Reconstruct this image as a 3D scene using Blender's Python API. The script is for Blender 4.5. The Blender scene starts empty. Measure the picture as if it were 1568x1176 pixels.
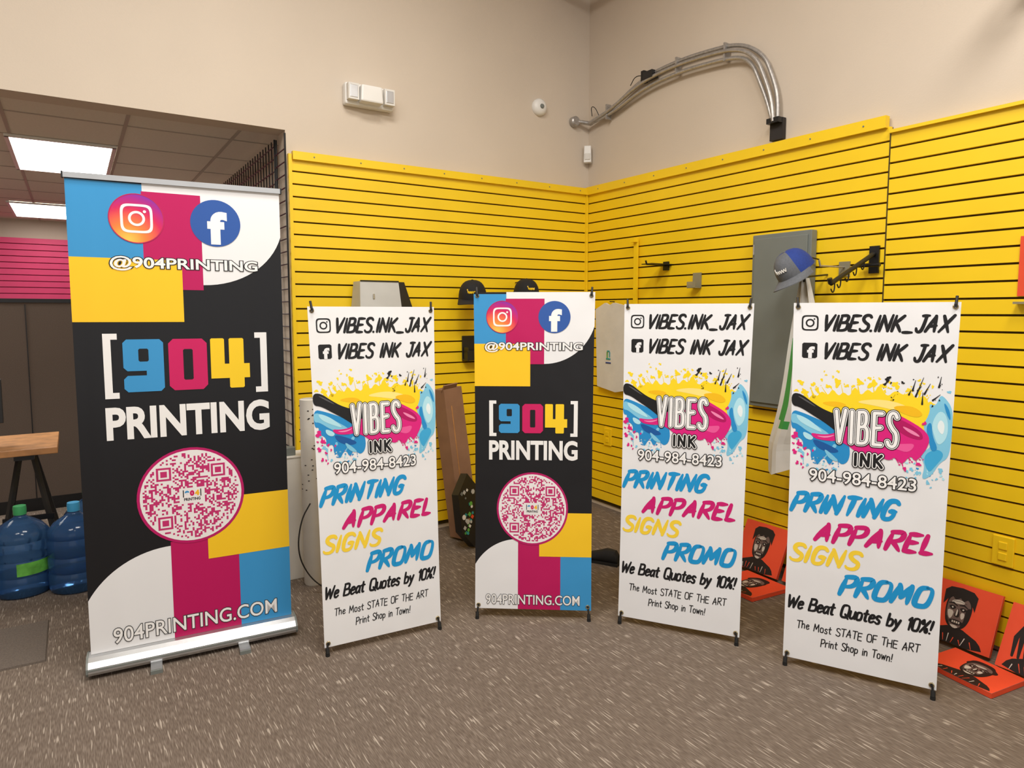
import bpy, bmesh, math, random
from mathutils import Vector, Matrix
from mathutils.geometry import tessellate_polygon
sc=bpy.context.scene
COL=bpy.context.collection
X0,Y0=3.50,4.26
PI=math.pi

# ------------------------------------------------------------------ materials
def newmat(name):
    m=bpy.data.materials.new(name);m.use_nodes=True
    nt=m.node_tree
    return m,nt,nt.nodes['Principled BSDF']
def mat(name,col,rough=.5,metal=0,noise=0.0,nscale=8,bump=0,bscale=60,**kw):
    m,nt,b=newmat(name)
    b.inputs['Roughness'].default_value=rough
    b.inputs['Metallic'].default_value=metal
    tc=nt.nodes.new('ShaderNodeTexCoord')
    n=nt.nodes.new('ShaderNodeTexNoise');n.inputs['Scale'].default_value=nscale
    nt.links.new(tc.outputs['Object'],n.inputs['Vector'])
    r=nt.nodes.new('ShaderNodeValToRGB')
    k=noise
    r.color_ramp.elements[0].position=.3;r.color_ramp.elements[1].position=.7
    r.color_ramp.elements[0].color=tuple(c*(1-k) for c in col[:3])+(1,)
    r.color_ramp.elements[1].color=tuple(min(1,c*(1+k)) for c in col[:3])+(1,)
    nt.links.new(n.outputs['Fac'],r.inputs['Fac']);nt.links.new(r.outputs['Color'],b.inputs['Base Color'])
    if bump:
        n2=nt.nodes.new('ShaderNodeTexNoise');n2.inputs['Scale'].default_value=bscale;n2.inputs['Detail'].default_value=4
        nt.links.new(tc.outputs['Object'],n2.inputs['Vector'])
        bp=nt.nodes.new('ShaderNodeBump');bp.inputs['Strength'].default_value=bump;bp.inputs['Distance'].default_value=.01
        nt.links.new(n2.outputs['Fac'],bp.inputs['Height']);nt.links.new(bp.outputs['Normal'],b.inputs['Normal'])
    for a,v in kw.items():
        b.inputs[a.replace('_',' ')].default_value=v
    return m
def emis(name,col,s):
    m,nt,b=newmat(name)
    b.inputs['Base Color'].default_value=(*col,1);b.inputs['Emission Color'].default_value=(*col,1);b.inputs['Emission Strength'].default_value=s
    return m
M={}
M['wall']=mat('beige_paint',(.62,.535,.44),.75,noise=.03,nscale=1.5,bump=.08,bscale=120)
M['yellow']=mat('yellow_slat_paint',(.90,.61,.010),.42,noise=.035,nscale=3,bump=.04,bscale=30)
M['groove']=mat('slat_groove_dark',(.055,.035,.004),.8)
M['pink']=mat('pink_slat_paint',(.75,.05,.18),.5,noise=.03)
M['pinkg']=mat('pink_groove',(.25,.01,.05),.8)
M['black']=mat('black_plastic',(.012,.012,.013),.4,noise=.1)
M['blackm']=mat('black_metal',(.015,.015,.016),.35,metal=.3)
M['alu']=mat('brushed_aluminium',(.55,.56,.57),.33,metal=.85,noise=.05)
M['steel']=mat('galvanised_conduit',(.42,.40,.38),.4,metal=.6,noise=.15,nscale=60)
M['white']=mat('white_plastic',(.8,.79,.76),.4,noise=.02)
M['gridt']=mat('ceiling_grid_paint',(.45,.40,.34),.6)
M['paper']=mat('white_paper',(.72,.70,.66),.6,noise=.04,bump=.05)
M['ltgrey']=mat('light_grey_vinyl',(.50,.50,.48),.5,noise=.05)
M['grayp']=mat('grey_enamel',(.17,.19,.18),.4,noise=.06,nscale=5)
M['brown']=mat('brown_partition_fabric',(.10,.072,.055),.9,noise=.12,nscale=200,bump=.1,bscale=300)
M['wood']=mat('butcher_block',(.42,.20,.075),.45,noise=.25,nscale=14)
M['card']=mat('corrugated_cardboard',(.27,.145,.085),.8,noise=.08,nscale=10)
M['navy']=mat('blue_twill',(.012,.04,.24),.8,noise=.1,nscale=100)
M['greyt']=mat('grey_twill',(.12,.13,.15),.85,noise=.1,nscale=100)
M['blkt']=mat('black_twill',(.010,.010,.012),.85,noise=.1,nscale=100)
M['cloth']=mat('white_cotton',(.68,.67,.65),.85,noise=.05,bump=.3,bscale=12)
M['teal']=mat('teal_print',(.03,.32,.33),.7)
M['green']=mat('green_print',(.05,.33,.07),.7)
M['red']=mat('orange_red_canvas',(.78,.075,.025),.55,noise=.05)
M['ink']=mat('black_ink',(.015,.012,.012),.6)
M['rubber']=mat('rubber',(.01,.01,.01),.7)
M['water']=mat('blue_polycarbonate',(.08,.22,.50),.10,noise=.1,Transmission_Weight=.75,IOR=1.33)
M['capg']=mat('green_cap',(.05,.35,.12),.4)
M['capb']=mat('blue_cap',(.05,.35,.65),.4)
M['label']=mat('green_label',(.12,.42,.06),.5,noise=.3,nscale=25)
M['mat']=mat('entry_mat_carpet',(.125,.10,.082),.95,noise=.2,nscale=150,bump=.4,bscale=200)
M['redpipe']=mat('red_pipe_paint',(.45,.02,.02),.4)
M['brass']=mat('grommet_brass',(.5,.42,.25),.3,metal=.9)
M['acryl']=mat('clear_acrylic',(.45,.42,.3),.15,Transmission_Weight=.5)
M['led']=emis('ceiling_panel_glow',(1,.97,.90),7)

# carpet
def carpet():
    m,nt,b=newmat('loop_carpet');N=nt.nodes.new;L=nt.links.new
    b.inputs['Roughness'].default_value=.95
    b.inputs['Specular IOR Level'].default_value=.1
    tc=N('ShaderNodeTexCoord')
    def streak(sx,sy,off,p0,p1):
        mp=N('ShaderNodeMapping');mp.inputs['Scale'].default_value=(sx,sy,1);mp.inputs['Location'].default_value=(off,off*.37,0)
        L(tc.outputs['Object'],mp.inputs['Vector'])
        n=N('ShaderNodeTexNoise');n.inputs['Scale'].default_value=1;n.inputs['Detail'].default_value=0
        L(mp.outputs['Vector'],n.inputs['Vector'])
        r=N('ShaderNodeValToRGB');r.color_ramp.elements[0].position=p0;r.color_ramp.elements[1].position=p1
        L(n.outputs['Fac'],r.inputs['Fac']);return r,n
    r,_=streak(165,11,0,.70,.76)
    rB,_=streak(190,16,31,.60,.76)
    r2,n2=streak(330,30,7,.3,.72)
    r2.color_ramp.elements[0].color=(.125,.097,.077,1);r2.color_ramp.elements[1].color=(.188,.150,.122,1)
    mx=N('ShaderNodeMixRGB');mx.inputs[2].default_value=(.228,.187,.155,1)
    L(rB.outputs['Color'],mx.inputs[0]);L(r2.outputs['Color'],mx.inputs[1])
    mx2=N('ShaderNodeMixRGB');mx2.inputs[2].default_value=(.40,.345,.29,1)
    L(r.outputs['Color'],mx2.inputs[0]);L(mx.outputs[0],mx2.inputs[1])
    L(mx2.outputs[0],b.inputs['Base Color'])
    bp=N('ShaderNodeBump');bp.inputs['Strength'].default_value=.3;bp.inputs['Distance'].default_value=.003
    L(n2.outputs['Fac'],bp.inputs['Height']);L(bp.outputs['Normal'],b.inputs['Normal'])
    return m
M['carpet']=carpet()
def tile():
    m,nt,b=newmat('ceiling_tile');N=nt.nodes.new;L=nt.links.new
    b.inputs['Roughness'].default_value=.9
    tc=N('ShaderNodeTexCoord');n=N('ShaderNodeTexNoise');n.inputs['Scale'].default_value=60
    L(tc.outputs['Object'],n.inputs['Vector'])
    r=N('ShaderNodeValToRGB');r.color_ramp.elements[0].color=(.70,.65,.56,1);r.color_ramp.elements[1].color=(.80,.74,.65,1)
    L(n.outputs['Fac'],r.inputs['Fac']);L(r.outputs['Color'],b.inputs['Base Color'])
    return m
M['tile']=tile()
def artmat(name,rough,bscale,bstr,spec=.35):
    m,nt,b=newmat(name);N=nt.nodes.new;L=nt.links.new
    a=N('ShaderNodeAttribute');a.attribute_name='Col'
    L(a.outputs['Color'],b.inputs['Base Color']);b.inputs['Roughness'].default_value=rough
    b.inputs['Specular IOR Level'].default_value=spec
    tc=N('ShaderNodeTexCoord');mp=N('ShaderNodeMapping');mp.inputs['Scale'].default_value=bscale
    n=N('ShaderNodeTexNoise');n.inputs['Scale'].default_value=1;n.inputs['Detail'].default_value=1
    L(tc.outputs['Object'],mp.inputs['Vector']);L(mp.outputs['Vector'],n.inputs['Vector'])
    bp=N('ShaderNodeBump');bp.inputs['Strength'].default_value=bstr;bp.inputs['Distance'].default_value=.02
    L(n.outputs['Fac'],bp.inputs['Height']);L(bp.outputs['Normal'],b.inputs['Normal'])
    return m
M['vinyl']=artmat('printed_vinyl',.45,(5,5,4),.38)
M['rollup']=artmat('printed_rollup_film',.34,(9,9,.8),.32)
M['paint']=artmat('painted_canvas_print',.6,(20,20,20),.1)

# ------------------------------------------------------------------ mesh helpers
def empty(name,loc=(0,0,0)):
    e=bpy.data.objects.new(name,None);e.location=loc;e.empty_display_size=.1;COL.objects.link(e);return e
class MB:
    def __init__(s): s.v=[];s.f=[];s.m=[];s.mats=[]
    def mi(s,k):
        if k not in s.mats: s.mats.append(k)
        return s.mats.index(k)
    def add(s,vs,fs,k):
        o=len(s.v);s.v+= [tuple(v) for v in vs];i=s.mi(k)
        for f in fs: s.f.append(tuple(a+o for a in f));s.m.append(i)
    def box(s,c,d,k,rot=None,taper=1.0):
        x,y,z=d[0]/2,d[1]/2,d[2]/2
        vs=[Vector((sx*x*(taper if sz>0 else 1),sy*y*(taper if sz>0 else 1),sz*z)) for sz in(-1,1) for sy in(-1,1) for sx in(-1,1)]
        if rot is not None: vs=[rot@v for v in vs]
        c=Vector(c);vs=[v+c for v in vs]
        s.add(vs,[(0,2,3,1),(4,5,7,6),(0,1,5,4),(2,6,7,3),(0,4,6,2),(1,3,7,5)],k)
    def tube(s,pts,r,k,n=10,r2=None):
        pts=[Vector(p) for p in pts];N=len(pts);rings=[]
        t=(pts[1]-pts[0]).normalized()
        up=Vector((0,0,1)) if abs(t.z)<.9 else Vector((1,0,0))
        a=t.cross(up).normalized()
        for i,p in enumerate(pts):
            if i==0:t=(pts[1]-p)
            elif i==N-1:t=(p-pts[i-1])
            else:t=(pts[i+1]-pts[i-1])
            t=t.normalized();a=(a-t*a.dot(t)).normalized();b=t.cross(a)
            rr=r if r2 is None else r+(r2-r)*i/(N-1)
            rings.append([p+a*math.cos(2*PI*j/n)*rr+b*math.sin(2*PI*j/n)*rr for j in range(n)])
        vs=[v for R in rings for v in R];fs=[]
        for i in range(N-1):
            for j in range(n):
                fs.append((i*n+j,i*n+(j+1)%n,(i+1)*n+(j+1)%n,(i+1)*n+j))
        fs.append(tuple(range(n)));fs.append(tuple((N-1)*n+j for j in reversed(range(n))))
        s.add(vs,fs,k)
    def lathe(s,c,prof,k,n=32,rot=None):
        c=Vector(c);vs=[];fs=[]
        for r,z in prof:
            for j in range(n):
                v=Vector((r*math.cos(2*PI*j/n),r*math.sin(2*PI*j/n),z))
                if rot is not None:v=rot@v
                vs.append(v+c)
        for i in range(len(prof)-1):
            for j in range(n): fs.append((i*n+j,i*n+(j+1)%n,(i+1)*n+(j+1)%n,(i+1)*n+j))
        fs.append(tuple(reversed(range(n))));fs.append(tuple((len(prof)-1)*n+j for j in range(n)))
        s.add(vs,fs,k)
    def obj(s,name,parent=None,bevel=0,smooth=False):
        me=bpy.data.meshes.new(name);me.from_pydata(s.v,[],s.f)
        for k in s.mats: me.materials.append(M[k])
        for p,i in zip(me.polygons,s.m):
            p.material_index=i;p.use_smooth=smooth
        me.update()
        o=bpy.data.objects.new(name,me);COL.objects.link(o)
        if parent is not None:
            o.parent=parent
            o.matrix_parent_inverse=Matrix.Translation(-Vector(parent.location))
        if bevel:
            b=o.modifiers.new('bv','BEVEL');b.width=bevel;b.segments=2;b.limit_method='ANGLE'
        if smooth:
            try:
                me.set_sharp_from_angle(angle=math.radians(40))
            except Exception: pass
        return o
def single(name,fn,**kw):
    b=MB();fn(b);return b.obj(name,**kw)
def smoothpts(pts,it=2,closed=False):
    for _ in range(it):
        out=[];n=len(pts)
        if not closed: out.append(pts[0])
        for i in range(n if closed else n-1):
            p=pts[i];q=pts[(i+1)%n]
            out.append(tuple(a*.75+b*.25 for a,b in zip(p,q)));out.append(tuple(a*.25+b*.75 for a,b in zip(p,q)))
        if not closed: out.append(pts[-1])
        pts=out
    return pts

# ------------------------------------------------------------------ stroke font
G={}
def g(ch,adv,*st): G[ch]=(adv,[( s[0]=='~', [tuple(float(c) for c in p.split(',')) for p in s.lstrip('~').split()]) for s in st])
g(' ',.4);g('A',.72,"0,0 .38,1","~.38,1 .6,0",".1,.33 .62,.38")
g('B',.66,"0,0 0.02,1","~0,1 .5,1.02 .55,.7 .4,.54 .05,.52","~.05,.52 .62,.55 .66,.1 .4,0 0,0")
g('C',.62,"~.6,.85 .45,1.03 .1,1 0,.5 .08,0 .4,-.03 .6,.15");g('D',.66,"0,0 0,1","~0,1 .6,1 .66,.5 .6,0 0,0")
g('E',.56,"0,0 0,1","0,1 .54,1","0,.52 .46,.55","0,0 .54,0");g('F',.54,"0,0 0,1","0,1 .54,1.02","0,.5 .44,.53")
g('G',.68,"~.62,.88 .45,1.04 .08,1 0,.5 .1,-.02 .5,-.03 .62,.2 .62,.42","~.36,.42 .66,.44");g('H',.66,"0,0 0,1",".6,0 .6,1","0,.5 .6,.52")
g('I',.12,".05,0 .05,1");g('J',.5,"~.45,1 .45,.2 .35,-.05 .1,-.02 0,.2",".2,1 .62,1.02");g('K',.62,"0,0 0,1",".56,1 .03,.45","~.12,.52 .35,.3 .6,-.03")
g('L',.52,"0,1 0,0","0,0 .5,.02");g('M',.82,"0,0 .1,1","~.1,1 .36,.3","~.36,.3 .68,1","~.68,1 .76,0");g('N',.7,"0,0 0.02,1","0.02,1 .6,0",".6,0 .64,1.05")
g('O',.7,"~.35,1.02 .05,.98 0,.5 .05,.02 .35,-.03 .65,.02 .7,.5 .62,.98 .35,1.02");g('P',.6,"0,-.03 0.04,1","~0,1 .55,1.05 .62,.72 .45,.48 .04,.42")
g('Q',.72,"~.35,1.02 .05,.98 0,.5 .05,.02 .35,-.03 .65,.02 .7,.5 .62,.98 .35,1.02",".42,.25 .75,-.1");g('R',.64,"0,-.02 0.04,1","~0,1 .55,1.05 .6,.72 .45,.52 .04,.46","~.15,.48 .35,.3 .64,-.04")
g('S',.6,"~.58,.9 .45,1.04 .1,1.02 .02,.75 .3,.52 .58,.4 .6,.1 .4,-.04 .1,0 0,.12");g('T',.62,"0,1 .66,1.02",".34,1 .3,-.02");g('U',.66,"~0,1 .0,.2 .15,-.03 .45,-.03 .6,.2 .62,1")
g('V',.66,"0,1 .28,0",".28,0 .66,1.04");g('W',.95,"0,1 .2,0",".2,0 .46,.8",".46,.8 .66,0",".66,0 .95,1.05");g('X',.68,"0,1 .62,-.02",".68,1.04 0,-.02");g('Y',.64,"0,1 .3,.5",".66,1 .2,-.05")
g('_',.62,"0,-.08 .62,-.08");g('.',.14,".05,0 .07,.02");g('!',.2,".1,1 .06,.3",".04,.02 .05,.03");g('-',.4,"0,.45 .36,.45");g('%',.7,"~.15,1 0,.85 .1,.65 .25,.75 .15,1",".65,1 .05,0","~.55,.35 .42,.2 .5,0 .65,.1 .55,.35")
g('1',.26,"0,.78 .18,1",".18,1 .16,0");g('0',.56,"~.28,1 .03,.95 0,.5 .05,.03 .28,0 .52,.03 .56,.5 .5,.95 .28,1")
g('a',.48,"~.44,.55 .2,.62 0,.4 .05,.03 .25,0 .42,.3","~.44,.58 .42,.1 .5,0");g('b',.5,"0,1 0,0","~0,.45 .2,.62 .46,.5 .45,.1 .2,-.02 0,.08");g('e',.46,"~.04,.32 .42,.36 .4,.6 .15,.62 0,.4 .05,.03 .25,-.02 .45,.12")
g('t',.4,"~.18,.9 .15,.2 .2,0 .36,.03","0,.6 .38,.64");g('u',.5,"~0,.6 0,.15 .12,-.02 .32,.02 .42,.3","~.44,.6 .43,.1 .5,0");g('o',.5,"~.22,.62 .02,.58 0,.3 .03,.02 .23,-.02 .44,.03 .47,.35 .4,.6 .22,.62")
g('s',.42,"~.4,.55 .2,.66 .02,.5 .1,.35 .38,.25 .35,.0 .15,-.03 0,.08");g('y',.5,"0,.6 .2,.08","~.44,.62 .25,.05 .1,-.3 0,-.32");g('h',.5,"0,1 0,0","~0,.4 .2,.64 .42,.55 .42,0")
g('r',.38,"0,.6 0,0","~0,.4 .12,.6 .36,.6");g('i',.12,".04,.6 .04,0",".05,.82 .06,.84");g('n',.5,"0,.6 0,0","~0,.4 .2,.64 .42,.55 .42,0");g('p',.5,"0,.6 0,-.35","~0,.45 .2,.62 .46,.5 .45,.1 .2,-.02 0,.08")
g('w',.66,"0,.6 .14,0",".14,0 .32,.5",".32,.5 .46,0",".46,0 .64,.62")

# ------------------------------------------------------------------ flat printed art
def text_mesh(body,off):
    cu=bpy.data.curves.new('tmp','FONT');cu.body=body;cu.size=1;cu.offset=off;cu.resolution_u=4;cu.fill_mode='FRONT'
    o=bpy.data.objects.new('tmp',cu);COL.objects.link(o)
    dg=bpy.context.evaluated_depsgraph_get();dg.update()
    me=bpy.data.meshes.new_from_object(o.evaluated_get(dg))
    vs=[tuple(v.co[:2]) for v in me.vertices];fs=[tuple(p.vertices) for p in me.polygons]
    bpy.data.objects.remove(o);bpy.data.curves.remove(cu);bpy.data.meshes.remove(me)
    return vs,fs
WHITE=(.82,.83,.855);BLK=(.010,.010,.012);MAG=(.62,.012,.12);CY=(.045,.30,.63);YE=(.93,.58,.02)
class Art:
    def __init__(s,W,H,pw,ph,seed=3): s.W=W;s.H=H;s.pw=pw;s.ph=ph;s.k=W/pw;s.v=[];s.f=[];s.c=[];s.rng=random.Random(seed);s.cnt=0
    def P(s,x,y): return (x/s.pw*s.W,y/s.ph*s.H)
    def raw(s,vs,fs,col,layer):
        o=len(s.v)
        if layer>0:
            s.cnt+=1;layer=layer+.045*(s.cnt%20)
        for i,v in enumerate(vs):
            s.v.append((v[0],v[1],layer));s.c.append(col[i] if isinstance(col,list) else col)
        for f in fs: s.f.append(tuple(a+o for a in f))
    def poly(s,pts,col,layer,metres=False,sm=0):
        if not metres: pts=[s.P(*p) for p in pts]
        if sm: pts=smoothpts(pts,sm,True)
        t=tessellate_polygon([[Vector((a,b,0)) for a,b in pts]])
        s.raw(pts,t,col,layer)
    def rect(s,x0,y0,x1,y1,col,layer): s.raw([s.P(x0,y0),s.P(x1,y0),s.P(x1,y1),s.P(x0,y1)],[(0,1,2,3)],col,layer)
    def circ(s,x,y,r,col,layer,n=48,clip=None):
        cx,cy=s.P(x,y);r*=s.k
        s.raw([(cx+r*math.cos(2*PI*i/n),cy+r*math.sin(2*PI*i/n)) for i in range(n)],[tuple(range(n))],col,layer)
    def ring(s,x,y,r,w,col,layer,n=40,sq=0):
        cx,cy=s.P(x,y);r*=s.k;w*=s.k;vs=[];fs=[]
        for i in range(n):
            a=2*PI*i/n;c,d=math.cos(a),math.sin(a)
            if sq:
                q=(abs(c)**sq+abs(d)**sq)**(-1/sq)
            else:q=1
            vs+=[(cx+c*q*(r-w/2),cy+d*q*(r-w/2)),(cx+c*q*(r+w/2),cy+d*q*(r+w/2))]
        for i in range(n):
            j=(i+1)%n;fs.append((2*i,2*i+1,2*j+1,2*j))
        s.raw(vs,fs,col,layer)
    def text(s,body,cx,cy,w,h,col,layer,bold=.02,outline=0,ocol=BLK):
        vs,fs=text_mesh(body,bold)
        x0=min(v[0] for v in vs);x1=max(v[0] for v in vs);y0=min(v[1] for v in vs);y1=max(v[1] for v in vs)
        mx,my=s.P(cx,cy);sx=w*s.k/(x1-x0);sy=h*s.k/(y1-y0)
        T=lambda v:(mx+(v[0]-(x0+x1)/2)*sx,my-(v[1]-(y0+y1)/2)*sy)
        s.raw([T(v) for v in vs],fs,col,layer+1 if outline else layer)
        if outline:
            vs,fs=text_mesh(body,bold+outline);s.raw([T(v) for v in vs],fs,ocol,layer)
    def ribbon(s,Q,ws,col,layer):
        n=len(Q);Lf=[];Rt=[]
        T=[]
        for i in range(n):
            a=Q[max(0,i-1)];b=Q[min(n-1,i+1)];dx,dy=b[0]-a[0],b[1]-a[1];l=math.hypot(dx,dy) or 1e-9
            T.append((dx/l,dy/l))
        for (x,y),(tx,ty),w in zip(Q,T,ws):
            Lf.append((x-ty*w,y+tx*w));Rt.append((x+ty*w,y-tx*w))
        vs=Lf+Rt;fs=[(i,i+1,n+i+1,n+i) for i in range(n-1)]
        for (p,t,w,sg) in ((Q[0],T[0],ws[0],-1),(Q[-1],T[-1],ws[-1],1)):
            o=len(vs);m=6;a0=math.atan2(t[1]*sg,t[0]*sg)-PI/2
            for i in range(m+1):
                a=a0+PI*i/m;vs.append((p[0]+w*math.cos(a),p[1]+w*math.sin(a)))
            fs.append(tuple(range(o,o+m+1)))
        s.raw(vs,fs,col,layer)
    def stroke(s,body,x0,x1,cy,h,col,layer,wt=.14,slant=.25,brush=.3,rise=0,gap=.16,jit=0.0):
        tot=sum(G[c][0]+gap for c in body)-gap
        hh=h*s.k;W=(x1-x0)*s.k-slant*hh;sx=W/tot;bx,by=s.P(x0,cy);by+=hh/2
        x=0;wr=wt*hh/2
        for ch in body:
            adv,st=G[ch]
            jy=s.rng.uniform(-jit,jit)*hh
            for sm,pts in st:
                if sm: pts=smoothpts(pts,2)
                else:
                    (a,b),(c,d)=pts[0],pts[-1];pts=[(a+(c-a)*t/4,b+(d-b)*t/4) for t in range(5)]
                Q=[]
                for i,(a,b) in enumerate(pts):
                    Q.append((bx+(x+a)*sx+b*slant*hh,by-b*hh+jy-rise*hh*(x+a)/tot))
                n=len(Q)
                ws=[wr*(1-brush*abs(2*i/(n-1)-.75)**1.5) if brush else wr for i in range(n)]
                s.ribbon(Q,ws,col,layer)
            x+=adv+gap
    def blob(s,x,y,r,col,layer,irr=.25,n=22,sx=1,sy=1):
        ph=[s.rng.uniform(0,2*PI) for _ in range(3)];cx,cy=s.P(x,y);r*=s.k
        vs=[(cx,cy)]
        for i in range(n):
            a=2*PI*i/n;q=r*(1+irr*(.5*math.sin(2*a+ph[0])+.35*math.sin(3*a+ph[1])+.3*math.sin(5*a+ph[2])))
            vs.append((min(max(cx+q*math.cos(a)*sx,0),s.W),cy+q*math.sin(a)*sy))
        s.raw(vs,[(0,i+1,(i+1)%n+1) for i in range(n)],col,layer)
    def build(s,name,TL,TR,BL,BR,parent,matk,dn=.0004,sag=0,curl=0):
        TL,TR,BL,BR=map(Vector,(TL,TR,BL,BR))
        N=((BL-TL).cross(TR-TL)).normalized()
        def mp(x,y,l):
            u=x/s.W;v=y/s.H
            p=(TL*(1-u)+TR*u)*(1-v)+(BL*(1-u)+BR*u)*v
            cx=(TL+TR)/2*(1-v)+(BL+BR)/2*v
            p=cx+(p-cx)*(1-sag*math.sin(PI*v))
            return p+N*(l*dn+curl*math.sin(PI*u))
        me=bpy.data.meshes.new(name);me.from_pydata([tuple(mp(*v)) for v in s.v],[],s.f)
        ca=me.color_attributes.new('Col','FLOAT_COLOR','POINT')
        for i,c in enumerate(s.c): ca.data[i].color=(*c,1)
        me.materials.append(M[matk]);o=bpy.data.objects.new(name,me);COL.objects.link(o)
        if parent: o.parent=parent;o.matrix_parent_inverse=Matrix.Translation(-Vector(parent.location))
        return mp,N
    def base(s,col):
        n=16;vs=[]
        for l in (0,-3):
            o=len(vs)
            for j in range(n+1):
                for i in range(n+1): vs.append((s.W*i/n,s.H*j/n))
            fs_=[(j*(n+1)+i,j*(n+1)+i+1,(j+1)*(n+1)+i+1,(j+1)*(n+1)+i) for j in range(n) for i in range(n)]
            s.raw(vs[o:],fs_,col if l==0 else (.6,.6,.6),l)

def ig_gradient(s,x,y,r,layer):
    cx,cy=s.P(x,y);r*=s.k;vs=[(cx,cy)];n=40
    def colr(px,py):
        d=math.hypot(px+.35,py-.9)/2.1
        st=[(0,(.98,.62,.10)),(.30,(.95,.25,.05)),(.62,(.68,.02,.10)),(.85,(.38,.02,.28)),(1,(.12,.04,.5))]
        d=min(max(d,0),1)
        for (a,c),(b,e) in zip(st,st[1:]):
            if d<=b:
                t=(d-a)/(b-a);return tuple(c[i]+(e[i]-c[i])*t for i in range(3))
        return st[-1][1]
    cols=[colr(0,0)];fs=[]
    R=6
    for k in range(1,R+1):
        for i in range(n):
            a=2*PI*i/n;px,py=k/R*math.cos(a),k/R*math.sin(a)
            vs.append((cx+px*r,cy+py*r));cols.append(colr(px,py))
    for i in range(n): fs.append((0,1+i,1+(i+1)%n))
    for k in range(R-1):
        for i in range(n):
            a=1+k*n+i;b=1+k*n+(i+1)%n;fs.append((a,b,b+n,a+n))
    s.raw(vs,fs,cols,layer)
def ig_glyph(s,x,y,r,col,layer,w=.16):
    s.ring(x,y,r,w*r,col,layer,sq=5,n=60);s.ring(x,y,r*.48,w*r,col,layer)
    s.circ(x+r*.55,y-r*.55*s.k*s.ph/s.H,r*.11,col,layer,n=16)

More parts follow.
